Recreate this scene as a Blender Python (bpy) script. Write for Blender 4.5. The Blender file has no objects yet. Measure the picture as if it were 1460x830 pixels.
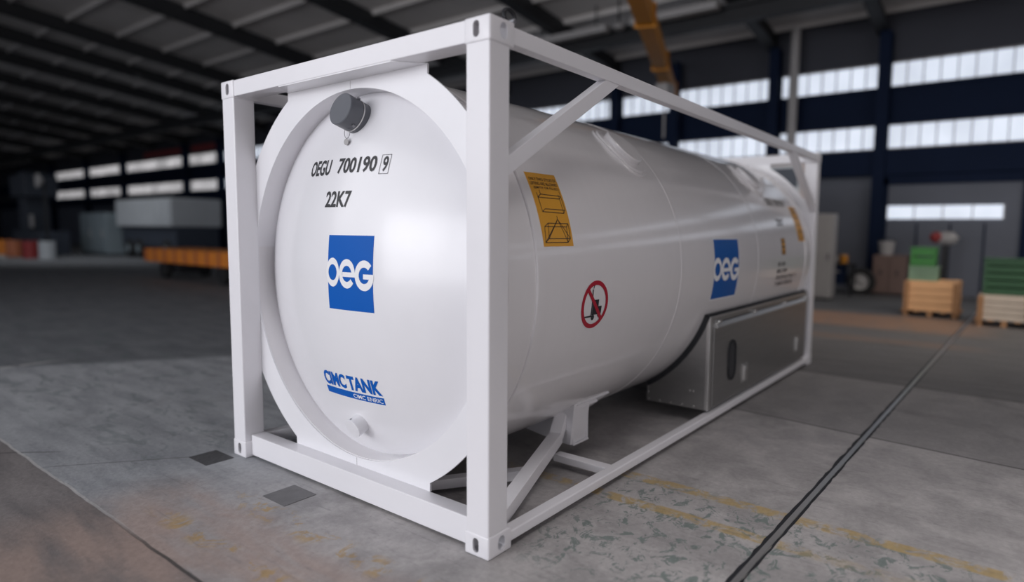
import bpy, bmesh, math, random
from mathutils import Vector, Matrix
random.seed(7)
R = math.radians
sc = bpy.context.scene
COL = sc.collection

# ------------------------------------------------------------------ camera
W, L, H = 2.438, 6.058, 2.591            # container size (metres); X across its front, Y away, Z up
F_PX, CX, CY = 897.96, 783.49, 414.52
YAW, PITCH, ROLL = -0.63396, -0.09399, 0.01169
cam_pos = Vector((4.40478, -2.19805, 1.61201))
fwd = Vector((math.sin(YAW) * math.cos(PITCH), math.cos(YAW) * math.cos(PITCH), math.sin(PITCH)))
rgt = Vector((math.cos(YAW), -math.sin(YAW), 0))
dwn = fwd.cross(rgt)
c_, s_ = math.cos(ROLL), math.sin(ROLL)
rgt, dwn = c_ * rgt - s_ * dwn, s_ * rgt + c_ * dwn
cd = bpy.data.cameras.new('camera')
cam = bpy.data.objects.new('camera', cd)
COL.objects.link(cam)
up, back = -dwn, -fwd
cam.matrix_world = Matrix(((rgt.x, up.x, back.x, cam_pos.x), (rgt.y, up.y, back.y, cam_pos.y),
                           (rgt.z, up.z, back.z, cam_pos.z), (0, 0, 0, 1)))
cd.sensor_fit = 'HORIZONTAL'
cd.sensor_width = 36
cd.lens = F_PX / 1460 * 36
cd.shift_x = -(CX - 730) / 1460
cd.shift_y = (CY - 415) / 1460
cd.clip_end = 300
cd.dof.use_dof = True
cd.dof.focus_distance = 3.75
cd.dof.aperture_fstop = cd.lens / 48.0
sc.camera = cam

# ------------------------------------------------------------------ light
sc.view_settings.view_transform = 'Standard'
sc.view_settings.look = 'None'
sc.view_settings.exposure = 0.0
sc.view_settings.gamma = 1.0
sc.view_settings.use_curve_mapping = False
wd = bpy.data.worlds.new('world')
sc.world = wd
wd.use_nodes = True
bg = wd.node_tree.nodes['Background']
bg.inputs[0].default_value = (0.80, 0.86, 1.0, 1)
bg.inputs[1].default_value = 0.20


def area(name, loc, target, sx, sy, power, color):
    ld = bpy.data.lights.new(name, 'AREA')
    ld.shape = 'RECTANGLE'
    ld.size, ld.size_y = sx, sy
    ld.energy = power
    ld.color = color
    o = bpy.data.objects.new(name, ld)
    COL.objects.link(o)
    o.location = loc
    o.rotation_euler = (Vector(target) - Vector(loc)).to_track_quat('-Z', 'Y').to_euler()
    return o


area('doorway_daylight', (0.0, -13.0, 3.1), (1.2, 0.0, 1.0), 12, 5.5, 990, (0.96, 0.96, 1.0))
area('high_daylight', (-5.5, -11.5, 6.6), (1.4, 0.0, 0.9), 14, 8, 700, (0.96, 0.96, 1.0))
area('side_fill', (19.0, -1.0, 3.0), (2.4, 3.0, 1.0), 16, 3.0, 500, (1.0, 0.94, 0.94))  # unseen lamp added as low fill for the tank's right side
area('floor_fill', (6.5, 0.0, 9.2), (5.7, 0.4, 0), 4, 4, 50, (1.0, 0.96, 0.96)).data.spread = R(55)  # added fill over the floor right of the tank, source unseen
area('rear_fill', (7.5, 9.5, 8.3), (5.2, 14.0, 0.6), 12, 7, 310, (1.0, 0.93, 0.86)).data.spread = R(95)  # unseen lamp added to brighten the crates and back wall
area('left_fill', (-30.0, 6.5, 7.6), (-32.0, 9.6, 0.0), 9, 3, 130, (0.97, 0.98, 1.0)).data.spread = R(110)  # extra fill added for the far-left machines and floor


# ------------------------------------------------------------------ materials
def lin(h):
    h = h.lstrip('#')
    v = [int(h[i:i + 2], 16) / 255 for i in (0, 2, 4)]
    return tuple(x / 12.92 if x <= .04045 else ((x + .055) / 1.055) ** 2.4 for x in v)


def mat(name, col, rough=.5, metal=0., coat=0., var=.06, scale=6., bump=0., bscale=40., emit=0., spec=.5, stretch=None, coat_r=.16):
    """Principled material whose colour is broken up by object-space noise."""
    m = bpy.data.materials.new(name)
    m.use_nodes = True
    nt = m.node_tree
    b = nt.nodes['Principled BSDF']
    if isinstance(col, str):
        col = lin(col)
    b.inputs['Roughness'].default_value = rough
    b.inputs['Metallic'].default_value = metal
    b.inputs['Coat Weight'].default_value = coat
    b.inputs['Coat Roughness'].default_value = coat_r
    b.inputs['Specular IOR Level'].default_value = spec
    tc = nt.nodes.new('ShaderNodeTexCoord')
    src = tc.outputs['Object']
    if stretch:
        mp = nt.nodes.new('ShaderNodeMapping')
        mp.inputs['Scale'].default_value = stretch
        nt.links.new(src, mp.inputs['Vector'])
        src = mp.outputs['Vector']
    n = nt.nodes.new('ShaderNodeTexNoise')
    n.inputs['Scale'].default_value = scale
    n.inputs['Detail'].default_value = 4
    nt.links.new(src, n.inputs['Vector'])
    mx = nt.nodes.new('ShaderNodeMix')
    mx.data_type = 'RGBA'
    mx.inputs[6].default_value = tuple(c * (1 - var) for c in col) + (1,)
    mx.inputs[7].default_value = tuple(min(1, c * (1 + var)) for c in col) + (1,)
    nt.links.new(n.outputs['Fac'], mx.inputs[0])
    nt.links.new(mx.outputs[2], b.inputs['Base Color'])
    if emit:
        nt.links.new(mx.outputs[2], b.inputs['Emission Color'])
        b.inputs['Emission Strength'].default_value = emit
    if bump:
        n2 = nt.nodes.new('ShaderNodeTexNoise')
        n2.inputs['Scale'].default_value = bscale
        n2.inputs['Detail'].default_value = 3
        nt.links.new(src, n2.inputs['Vector'])
        bp = nt.nodes.new('ShaderNodeBump')
        bp.inputs['Strength'].default_value = bump
        bp.inputs['Distance'].default_value = .02
        nt.links.new(n2.outputs['Fac'], bp.inputs['Height'])
        nt.links.new(bp.outputs['Normal'], b.inputs['Normal'])
    return m


M = {}
M['frame'] = mat('white_frame_paint', (.78, .77, .80), .38, coat=.2, var=.02, bump=.02, bscale=60)
M['tank'] = mat('white_tank_paint', (.76, .74, .755), .30, coat=1.0, var=.02, bump=.13, bscale=5.0, stretch=(.5, 2.2, .5), coat_r=.11)
M['head'] = mat('white_head_paint', (.79, .785, .815), .30, coat=.5, var=.02, bump=.03, bscale=3.0)
M['steel'] = mat('brushed_steel', (.41, .405, .40), .30, metal=.9, var=.10, scale=9, bump=.05, bscale=14, stretch=(1, .25, 3))
M['steel_light'] = mat('bright_steel', (.62, .61, .60), .32, metal=.9, var=.05)
M['rubber'] = mat('black_rubber', (.012, .013, .017), .6, var=.2)
M['grille'] = mat('dark_mesh', (.035, .036, .04), .6, var=.3, scale=220)
M['cap'] = mat('dark_grey_cap_paint', (.105, .112, .13), .42, coat=.2, var=.05)
M['wire'] = mat('grey_wire', (.25, .25, .27), .4, metal=.6)
M['ink'] = mat('black_ink', (.018, .018, .022), .45, var=.1)
M['blue'] = mat('logo_blue', lin('#0658b0'), .5, var=.03, spec=.15)
M['blue2'] = mat('side_logo_blue', lin('#0856a4'), .4, var=.03, spec=.3)
M['white'] = mat('decal_white', (.82, .82, .84), .4, var=.01)
M['label'] = mat('label_grey_white', (.62, .61, .61), .7, var=.02, spec=.15)
M['amber'] = mat('amber_sticker', lin('#d79a2e'), .4, coat=.2, var=.04)
M['red'] = mat('sign_red', lin('#a8182f'), .4, var=.04)
M['navy'] = mat('navy_steel', (.006, .013, .036), .7, var=.15, scale=1.5, spec=.12)
M['wall'] = mat('grey_cladding', (.055, .058, .072), .7, var=.15, scale=.7, spec=.2)
M['wall_low'] = mat('grey_lower_wall', (.105, .115, .145), .6, var=.18, scale=.8)
M['roof'] = mat('roof_sheet', (.52, .50, .49), .7, var=.2, scale=.5)
M['dark'] = mat('dark_roof_steel', (.012, .013, .016), .6, var=.2)
M['pale'] = mat('pale_grey_paint', (.36, .35, .35), .5, var=.06)
M['wood'] = mat('pine_boards', lin('#dcab7c'), .65, var=.16, scale=5, stretch=(1, 1, 9))
M['wood_d'] = mat('pallet_wood', lin('#9d7450'), .7, var=.2, scale=6)
M['palewood'] = mat('pale_board', lin('#c2b4a4'), .65, var=.1, scale=5)
M['green'] = mat('green_plastic', lin('#357a33'), .45, var=.12)
M['green_d'] = mat('dark_green_plastic', lin('#27502f'), .5, var=.25)
M['green_p'] = mat('pale_green_plastic', lin('#7d9a80'), .5, var=.1)
M['brown'] = mat('brown_cupboard_paint', lin('#6a5650'), .6, var=.1)
M['orange'] = mat('orange_machine_paint', lin('#e0862e'), .5, var=.12)
M['yellow'] = mat('crane_yellow', lin('#b8780f'), .5, var=.12, scale=2)
M['machine'] = mat('blue_grey_machine_paint', (.22, .27, .30), .5, var=.15, scale=1.2)
M['machine_p'] = mat('pale_machine_paint', (.46, .49, .52), .5, var=.1, scale=1.2)
M['machine_d'] = mat('dark_blue_machine_paint', (.035, .045, .065), .5, var=.2)
M['orange_r'] = mat('faded_orange_drum', lin('#b06a4a'), .5, var=.1)
M['red_d'] = mat('dull_red', lin('#8c2f30'), .5, var=.1)
M['tyre'] = mat('tyre_rubber', (.015, .015, .016), .8, var=.2)


def window_mat(name, col, strength, var):
    m = bpy.data.materials.new(name)
    m.use_nodes = True
    nt = m.node_tree
    b = nt.nodes['Principled BSDF']
    b.inputs['Base Color'].default_value = (.3, .32, .36, 1)
    b.inputs['Roughness'].default_value = .3
    tc = nt.nodes.new('ShaderNodeTexCoord')
    n = nt.nodes.new('ShaderNodeTexNoise')
    n.inputs['Scale'].default_value = .9
    nt.links.new(tc.outputs['Object'], n.inputs['Vector'])
    r = nt.nodes.new('ShaderNodeValToRGB')
    r.color_ramp.elements[0].position = .35
    r.color_ramp.elements[1].position = .65
    r.color_ramp.elements[0].color = tuple(c * (1 - var) for c in col) + (1,)
    r.color_ramp.elements[1].color = tuple(col) + (1,)
    nt.links.new(n.outputs['Fac'], r.inputs['Fac'])
    nt.links.new(r.outputs['Color'], b.inputs['Emission Color'])
    b.inputs['Emission Strength'].default_value = strength
    return m


M['daylight'] = window_mat('daylit_glass', (.80, .87, 1.0), .86, .18)
M['daylight_dusty'] = window_mat('dusty_daylit_glass', (.86, .84, .86), .85, .45)


# floor ------------------------------------------------------------
def floor_material():
    m = bpy.data.materials.new('worn_concrete_floor')
    m.use_nodes = True
    nt = m.node_tree
    b = nt.nodes['Principled BSDF']
    geo = nt.nodes.new('ShaderNodeNewGeometry')
    sep = nt.nodes.new('ShaderNodeSeparateXYZ')
    nt.links.new(geo.outputs['Position'], sep.inputs[0])
    X, Y = sep.outputs[0], sep.outputs[1]

    def mth(op, a, c=None, d=None):
        n = nt.nodes.new('ShaderNodeMath')
        n.operation = op
        for i, v in enumerate((a, c, d)):
            if v is None:
                continue
            if isinstance(v, (int, float)):
                n.inputs[i].default_value = v
            else:
                nt.links.new(v, n.inputs[i])
        return n.outputs[0]

    def noise(scale, detail=5, dist=0., st=(1, 1, 1), rough=.55):
        mp = nt.nodes.new('ShaderNodeMapping')
        mp.inputs['Scale'].default_value = st
        nt.links.new(geo.outputs['Position'], mp.inputs['Vector'])
        n = nt.nodes.new('ShaderNodeTexNoise')
        n.inputs['Scale'].default_value = scale
        n.inputs['Detail'].default_value = detail
        n.inputs['Distortion'].default_value = dist
        n.inputs['Roughness'].default_value = rough
        nt.links.new(mp.outputs['Vector'], n.inputs['Vector'])
        return n.outputs['Fac']

    def smooth(v, lo, hi):
        n = nt.nodes.new('ShaderNodeMapRange')
        n.interpolation_type = 'SMOOTHSTEP'
        nt.links.new(v, n.inputs[0])
        n.inputs[1].default_value, n.inputs[2].default_value = lo, hi
        return n.outputs[0]

    def mix(fac, a, c):
        n = nt.nodes.new('ShaderNodeMix')
        n.data_type = 'RGBA'
        for i, v in ((0, fac), (6, a), (7, c)):
            if isinstance(v, (int, float)):
                n.inputs[i].default_value = v
            elif isinstance(v, tuple):
                n.inputs[i].default_value = v + (1,)
            else:
                nt.links.new(v, n.inputs[i])
        return n.outputs[2]

    def band(v, lo, hi, soft):
        return mth('MULTIPLY', smooth(v, lo - soft, lo + soft), mth('SUBTRACT', 1., smooth(v, hi - soft, hi + soft)))

    def mul(*a):
        r = a[0]
        for q in a[1:]:
            r = mth('MULTIPLY', r, q)
        return r

    big = noise(.55, 4, .4)
    med = noise(3.2, 6, .6)
    fine = noise(26, 5, .3, rough=.7)
    streak = noise(2.4, 5, .3, (.5, 2.2, 1))
    wob = mth('MULTIPLY', mth('SUBTRACT', noise(1.6, 3), .5), .05)
    Yw = mth('ADD', Y, wob)
    Xw = mth('ADD', X, wob)
    col = mix(smooth(med, .3, .72), (.29, .277, .276), (.42, .40, .397))
    # darker slabs beyond the cross joints
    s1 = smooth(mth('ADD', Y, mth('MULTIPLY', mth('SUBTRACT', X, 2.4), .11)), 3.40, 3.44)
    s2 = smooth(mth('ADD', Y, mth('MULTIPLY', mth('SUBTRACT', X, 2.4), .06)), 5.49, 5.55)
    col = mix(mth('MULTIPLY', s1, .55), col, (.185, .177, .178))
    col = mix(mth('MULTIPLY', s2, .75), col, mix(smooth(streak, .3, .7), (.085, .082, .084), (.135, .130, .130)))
    # blue-grey slab on the left of the container
    left = mth('SUBTRACT', 1., smooth(mth('ADD', X, mth('MULTIPLY', big, 1.5)), .6, 2.2))
    col = mix(mth('MULTIPLY', left, .85), col, mix(smooth(streak, .3, .7), (.235, .25, .272), (.37, .387, .41)))
    # darker slab further out on the left
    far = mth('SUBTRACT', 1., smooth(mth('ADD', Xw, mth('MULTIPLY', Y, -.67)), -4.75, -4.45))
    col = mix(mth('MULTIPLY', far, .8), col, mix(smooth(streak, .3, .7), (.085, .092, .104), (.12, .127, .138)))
    # brown slab nearest the camera, beyond the long joint
    slab = mth('SUBTRACT', 1., smooth(Yw, -.935, -.915))
    col = mix(mth('MULTIPLY', slab, .8), col, mix(smooth(streak, .3, .7), (.125, .108, .104), (.20, .172, .163)))
    # warm sunlit patch in front of the container, painted into the floor colour
    warm_patch = mul(band(mth('ADD', X, mth('MULTIPLY', big, .8)), .75, 3.0, .45), mth('SUBTRACT', 1., smooth(mth('ADD', Y, mth('MULTIPLY', med, .35)), -.42, -.1)),
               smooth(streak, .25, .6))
    col = mix(mth('MULTIPLY', warm_patch, .75), col, (.36, .265, .225))
    # remains of green floor paint
    flake = smooth(noise(9.5, 9, .7, (1.2, .9, 1), .74), .535, .56)
    zone = mul(smooth(X, 2.2, 2.6), band(mth('ADD', Y, mth('MULTIPLY', big, .5)), .45, 1.65, .16))
    col = mix(mul(flake, zone, .72), col, (.098, .150, .136))
    zl = mul(mth('SUBTRACT', 1., smooth(X, -.4, .3)), band(Y, -.6, 1.6, .4), smooth(noise(5, 6, 1., (.6, 1.4, 1)), .55, .62))
    col = mix(mth('MULTIPLY', zl, .35), col, (.10, .135, .13))
    # worn yellow lines
    wear = smooth(noise(7.5, 7, .8, rough=.7), .40, .56)
    yl = mul(band(Yw, 1.355, 1.462, .012), smooth(X, 1.6, 2.7), wear)
    yl2 = mul(band(Yw, 1.005, 1.10, .012), smooth(X, 1.2, 2.5), wear, mth('SUBTRACT', 1., mth('MULTIPLY', smooth(X, 3.3, 3.9), .7)))
    wear2 = smooth(noise(5.0, 7, .8, rough=.7), .52, .60)
    yl3 = mul(band(Yw, -.43, -.28, .04), band(X, .75, 2.6, .25), wear2)
    yl4 = mul(band(Yw, -.78, -.66, .04), band(X, .65, 2.4, .25), wear2)
    col = mix(mth('MULTIPLY', mth('MAXIMUM', yl, yl2), .85), col, (.40, .285, .115))
    col = mix(mth('MULTIPLY', mth('MAXIMUM', yl3, yl4), .75), col, (.40, .26, .09))
    # bands of warm light far to the right, put into the floor colour
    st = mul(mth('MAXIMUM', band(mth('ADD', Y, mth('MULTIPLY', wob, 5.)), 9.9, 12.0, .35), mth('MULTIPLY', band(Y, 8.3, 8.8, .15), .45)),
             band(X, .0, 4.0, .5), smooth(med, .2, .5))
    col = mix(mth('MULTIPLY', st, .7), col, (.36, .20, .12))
    # cracks and joints
    def line(v, c0, w):
        return mth('SUBTRACT', 1., smooth(mth('ABSOLUTE', mth('SUBTRACT', v, c0)), w * .5, w))
    jw = mth('ADD', Y, mth('MULTIPLY', mth('SUBTRACT', X, 2.4), .11))
    dark = mth('MAXIMUM', mth('MAXIMUM', line(mth('ADD', jw, mth('MULTIPLY', wob, .5)), 3.42, .016), line(mth('ADD', Y, mth('MULTIPLY', mth('SUBTRACT', X, 2.4), .06)), 5.52, .022)),
                       mul(line(Yw, -.93, .012), smooth(X, .2, 1.2)))
    dg = mth('ADD', mth('ADD', Yw, mth('MULTIPLY', X, -1.24)), .001)
    dark = mth('MAXIMUM', dark, mth('MULTIPLY', mul(line(dg, 0., .022), band(X, -.72, -.12, .06)), .45))
    dark = mth('MAXIMUM', dark, mth('MULTIPLY', mul(line(mth('ADD', Yw, mth('MULTIPLY', X, -.9)), .16, .02), band(X, -1.32, -1.0, .05)), .6))
    col = mix(mth('MULTIPLY', dark, .85), col, (.035, .033, .032))
    pal = mth('MAXIMUM', mul(line(Yw, -.922, .011), smooth(mth('MULTIPLY', X, -1.), -1.1, .2)),
              mul(line(Xw, -4.74, .05), mth('SUBTRACT', 1., smooth(Y, .0, .5)), smooth(med, .35, .5)))
    col = mix(mth('MULTIPLY', pal, .8), col, (.48, .47, .46))
    # speckle and stains
    stain = smooth(noise(1.3, 5, .8), .56, .72)
    col = mix(mth('MULTIPLY', stain, .30), col, (.075, .073, .074))
    pit = smooth(noise(55, 4, .5, rough=.8), .62, .70)
    col = mix(mth('MULTIPLY', pit, .35), col, (.09, .088, .087))
    grit = smooth(noise(70, 3, .2, rough=.7), .665, .70)
    col = mix(mth('MULTIPLY', grit, .4), col, (.55, .53, .51))
    scr = smooth(noise(9, 7, .5, (.35, 3.2, 1), .72), .56, .66)
    col = mix(mth('MULTIPLY', scr, .28), col, (.12, .118, .12))
    sp = mth('ADD', .66, mth('MULTIPLY', fine, .68))
    vm = nt.nodes.new('ShaderNodeVectorMath')
    vm.operation = 'SCALE'
    nt.links.new(col, vm.inputs[0])
    nt.links.new(sp, vm.inputs['Scale'])
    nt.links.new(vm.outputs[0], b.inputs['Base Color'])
    ro = mth('ADD', .48, mth('MULTIPLY', med, .25))
    nt.links.new(ro, b.inputs['Roughness'])
    bp = nt.nodes.new('ShaderNodeBump')
    bp.inputs['Strength'].default_value = .35
    bp.inputs['Distance'].default_value = .008
    nt.links.new(mth('ADD', fine, mth('MULTIPLY', med, .6)), bp.inputs['Height'])
    nt.links.new(bp.outputs['Normal'], b.inputs['Normal'])
    return m


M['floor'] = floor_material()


# ------------------------------------------------------------------ mesh helpers
def link_mesh(name, bm, material, parent=None, smooth=40):
    bmesh.ops.recalc_face_normals(bm, faces=bm.faces)
    me = bpy.data.meshes.new(name)
    bm.to_mesh(me)
    bm.free()
    if smooth:
        for p in me.polygons:
            p.use_smooth = True
        me.set_sharp_from_angle(angle=R(smooth))
    me.materials.append(material)
    o = bpy.data.objects.new(name, me)
    COL.objects.link(o)
    if smooth == 40 and len(me.polygons) < 3000:
        wn = o.modifiers.new('even_normals', 'WEIGHTED_NORMAL')
        wn.keep_sharp = True
    if parent is not None:
        o.parent = parent
        w = WORLD.get(parent.name)
        if w is not None:
            o.matrix_parent_inverse = Matrix.Translation(-w)
    return o


WORLD = {}


def thing(name, label, cat, loc, group=None):
    o = bpy.data.objects.new(name, None)
    COL.objects.link(o)
    o.empty_display_size = .1
    o.location = loc
    WORLD[o.name] = Vector(loc)
    tag(o, label, cat, group)
    return o


def tag(o, label, cat, group=None):
    o['label'] = label
    o['category'] = cat
    if group:
        o['group'] = group
    return o


def struct(name, bm, m, parent=None, smooth=40):
    o = link_mesh(name, bm, m, parent, smooth)
    if parent is None:
        o['kind'] = 'structure'
    return o


def add_box(bm, x0, x1, y0, y1, z0, z1, bev=0., seg=2):
    vs = [bm.verts.new(p) for p in ((x0, y0, z0), (x1, y0, z0), (x1, y1, z0), (x0, y1, z0), (x0, y0, z1), (x1, y0, z1), (x1, y1, z1), (x0, y1, z1))]
    fs = [bm.faces.new([vs[i] for i in f]) for f in ((3, 2, 1, 0), (4, 5, 6, 7), (0, 1, 5, 4), (1, 2, 6, 5), (2, 3, 7, 6), (3, 0, 4, 7))]
    if bev:
        es = {e for f in fs for e in f.edges}
        bmesh.ops.bevel(bm, geom=list(es), offset=bev, segments=seg, affect='EDGES', profile=.5)


def box(x0, x1, y0, y1, z0, z1, bev=0., seg=2):
    bm = bmesh.new()
    add_box(bm, x0, x1, y0, y1, z0, z1, bev, seg)
    return bm


def add_beam(bm, p, q, w, h, upv=(0, 0, 1), bev=.006):
    """Rectangular bar from p to q; h is measured along upv, w across it."""
    p, q = Vector(p), Vector(q)
    d = (q - p)
    ln = d.length
    d.normalize()
    u = Vector(upv)
    u = (u - d * u.dot(d)).normalized()
    s = d.cross(u)
    t = bmesh.new()
    add_box(t, -w / 2, w / 2, 0, ln, -h / 2, h / 2, bev)
    t.transform(Matrix(((s.x, d.x, u.x, p.x), (s.y, d.y, u.y, p.y), (s.z, d.z, u.z, p.z), (0, 0, 0, 1))))
    merge(bm, t)


def beam(p, q, w, h, upv=(0, 0, 1), bev=.006):
    bm = bmesh.new()
    add_beam(bm, p, q, w, h, upv, bev)
    return bm


def merge(bm, t):
    me = bpy.data.meshes.new('tmp')
    t.to_mesh(me)
    t.free()
    bm.from_mesh(me)
    bpy.data.meshes.remove(me)


def add_prism(bm, pts, axis, a0, a1):
    """Polygon pts (2-D) pushed along an axis: 'x' (pts=y,z), 'y' (pts=x,z) or 'z' (pts=x,y)."""
    def mk(p, a):
        return (a, p[0], p[1]) if axis == 'x' else (p[0], a, p[1]) if axis == 'y' else (p[0], p[1], a)
    v0 = [bm.verts.new(mk(p, a0)) for p in pts]
    v1 = [bm.verts.new(mk(p, a1)) for p in pts]
    n = len(pts)
    bm.faces.new(v0)
    bm.faces.new(v1[::-1])
    for i in range(n):
        bm.faces.new((v0[i], v0[(i + 1) % n], v1[(i + 1) % n], v1[i]))


def prism(pts, axis, a0, a1):
    bm = bmesh.new()
    add_prism(bm, pts, axis, a0, a1)
    return bm


def add_lathe(bm, prof, origin, axis='y', n=64, closed=False, a0=0., a1=math.tau, rx=1., rz=1.):
    """prof = [(along, radius)] turned about an axis through origin."""
    o = Vector(origin)
    full = abs(a1 - a0 - math.tau) < 1e-6
    cols = []
    cnt = n if full else n + 1
    for k in range(cnt):
        a = a0 + (a1 - a0) * k / n
        c, s = math.cos(a) * rx, math.sin(a) * rz
        col = []
        for t, r in prof:
            if axis == 'y':
                v = (r * c, t, r * s)
            elif axis == 'z':
                v = (r * c, r * s, t)
            else:
                v = (t, r * c, r * s)
            col.append(bm.verts.new(o + Vector(v)))
        cols.append(col)
    m = len(prof)
    for k in range(n):
        A, B = cols[k], cols[(k + 1) % cnt]
        for j in range(m if closed else m - 1):
            j2 = (j + 1) % m
            if prof[j][1] < 1e-9 and prof[j2][1] < 1e-9:
                continue
            try:
                bm.faces.new((A[j], B[j], B[j2], A[j2]))
            except ValueError:
                pass
    if not full and closed:
        bm.faces.new(cols[0])
        bm.faces.new(cols[-1][::-1])
    bmesh.ops.remove_doubles(bm, verts=bm.verts, dist=1e-5)


def lathe(*a, **k):
    bm = bmesh.new()
    add_lathe(bm, *a, **k)
    return bm


def cyl_bm(origin, r, h, axis='z', n=24, bev=.0):
    if bev:
        prof = [(0, 0), (0, r - bev), (bev, r), (h - bev, r), (h, r - bev), (h, 0)]
    else:
        prof = [(0, 0), (0, r), (h, r), (h, 0)]
    return lathe(prof, origin, axis, n)


def tube_bm(pts, r, n=8):
    bm = bmesh.new()
    pts = [Vector(p) for p in pts]
    rings = []
    for i, p in enumerate(pts):
        d = (pts[min(i + 1, len(pts) - 1)] - pts[max(i - 1, 0)]).normalized()
        u = d.cross(Vector((0, 0, 1)))
        if u.length < 1e-3:
            u = d.cross(Vector((1, 0, 0)))
        u.normalize()
        v = d.cross(u)
        rings.append([bm.verts.new(p + r * (math.cos(k * math.tau / n) * u + math.sin(k * math.tau / n) * v)) for k in range(n)])
    for a, b in zip(rings, rings[1:]):
        for k in range(n):
            bm.faces.new((a[k], a[(k + 1) % n], b[(k + 1) % n], b[k]))
    bm.faces.new(rings[0])
    bm.faces.new(rings[-1][::-1])
    return bm


def bool_diff(bm, cutters):
    def tmp(b):
        bmesh.ops.recalc_face_normals(b, faces=b.faces)
        me = bpy.data.meshes.new('tmp')
        b.to_mesh(me)
        b.free()
        o = bpy.data.objects.new('tmp', me)
        COL.objects.link(o)
        return o
    a = tmp(bm)
    cs = [tmp(c) for c in cutters]
    for c in cs:
        md = a.modifiers.new('b', 'BOOLEAN')
        md.operation = 'DIFFERENCE'
        md.solver = 'EXACT'
        md.object = c
    dg = bpy.context.evaluated_depsgraph_get()
    ev = a.evaluated_get(dg)
    out = bmesh.new()
    out.from_mesh(ev.to_mesh())
    ev.to_mesh_clear()
    for o in [a] + cs:
        me = o.data
        bpy.data.objects.remove(o)
        bpy.data.meshes.remove(me)
    return out


def stadium(cx, cz, w, h, n=8, vert=True):
    pts = []
    r = (w if vert else h) / 2
    e = (h if vert else w) / 2 - r
    for k in range(n + 1):
        a = math.pi * k / n
        pts.append((cx + r * math.cos(a), cz + e + r * math.sin(a)) if vert else (cx + e + r * math.sin(a), cz + r * math.cos(a)))
    for k in range(n + 1):
        a = math.pi + math.pi * k / n
        pts.append((cx + r * math.cos(a), cz - e + r * math.sin(a)) if vert else (cx - e + r * math.sin(a), cz + r * math.cos(a)))
    return pts


# ------------------------------------------------------------------ the hall
WY = 18.0                      # back wall plane
EAVE = 7.2
SL = .12


def roof_z(y):
    return EAVE + SL * (WY - y)


bm = bmesh.new()
bmesh.ops.create_grid(bm, x_segments=1, y_segments=1, size=1)
bm.transform(Matrix.Translation((-26.5, 1.5, 0)) @ Matrix.Diagonal((58.5, 16.6, 1, 1)))
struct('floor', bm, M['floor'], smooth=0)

# back wall: solid cladding in bands around the two strips of windows
ZB = [(0, 4.02, 'wall_low'), (4.72, 5.72, 'navy'), (6.42, EAVE + .2, 'wall')]
bm = bmesh.new()
add_box(bm, -85, 32, WY, WY + .15, 0, 4.02)
struct('wall_back', bm, M['wall_low'], smooth=0)
for i, (z0, z1) in enumerate(((4.72, 5.72), (6.42, EAVE + .62))):
    struct('trim_%d' % (i + 1), box(-85, 32, WY - .02, WY + .15, z0, z1), M['navy'] if i == 0 else M['wall'], smooth=0)
struct('wall_left', box(-85.2, -85, -15, WY, 0, 20), M['wall'], smooth=0)
struct('wall_right', box(32, 32.2, -15, WY, 0, 20), M['wall_low'], smooth=0)
struct('trim_3', box(-85, 32, WY - .30, WY - .02, 3.28, 4.00, .02), M['navy'])       # runway girder along the wall
struct('trim_4', box(-85, 32, WY - .10, WY - .02, 4.70, 4.80), M['navy'])
struct('trim_5', box(-85, 32, WY - .10, WY - .02, 5.66, 5.74), M['navy'])

COLX = [31, 25, 19, 13, 7.0, 1.2, -1.8, -7.4, -12.9, -18.3, -23.6, -29.5, -36.0, -40.7, -51.0, -58.6, -67.0, -76]
nwin = 0
ntrim = 5
for xa, xb in zip(COLX[1:], COLX[:-1]):
    if xa < -67.5:
        break
    for z0, z1 in ((4.02, 4.72), (5.72, 6.42)):
        nwin += 1
        pane = box(xa + .12, xb - .12, WY + .02, WY + .05, z0, z1)
        w = struct('window_%d' % nwin, pane, M['daylight_dusty'] if xb < -30 else M['daylight'], smooth=0)
        fr = bmesh.new()
        k = max(2, round((xb - xa) / .42))
        for j in range(k + 1):
            x = xa + .12 + (xb - xa - .24) * j / k
            add_box(fr, x - .014, x + .014, WY - .03, WY + .015, z0, z1)
        add_box(fr, xa + .1, xb - .1, WY - .03, WY + .015, z0, z0 + .04)
        add_box(fr, xa + .1, xb - .1, WY - .03, WY + .015, z1 - .04, z1)
        link_mesh('window_frame', fr, M['pale'], w, 0)
# blank cladding beyond the last window
struct('trim_6', box(-85, -67.1, WY + .0, WY + .12, 4.02, 6.42), M['wall'], smooth=0)
for x in COLX:
    ntrim += 1
    bm = bmesh.new()
    hw = .15
    add_box(bm, x - hw, x + hw, WY - .42, WY - .36, 0, EAVE)
    add_box(bm, x - hw, x + hw, WY - .04, WY + .02, 0, EAVE)
    add_box(bm, x - .05, x + .05, WY - .38, WY - .03, 0, EAVE)
    struct('trim_%d' % (ntrim + 10), bm, M['navy'], smooth=0)

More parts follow.
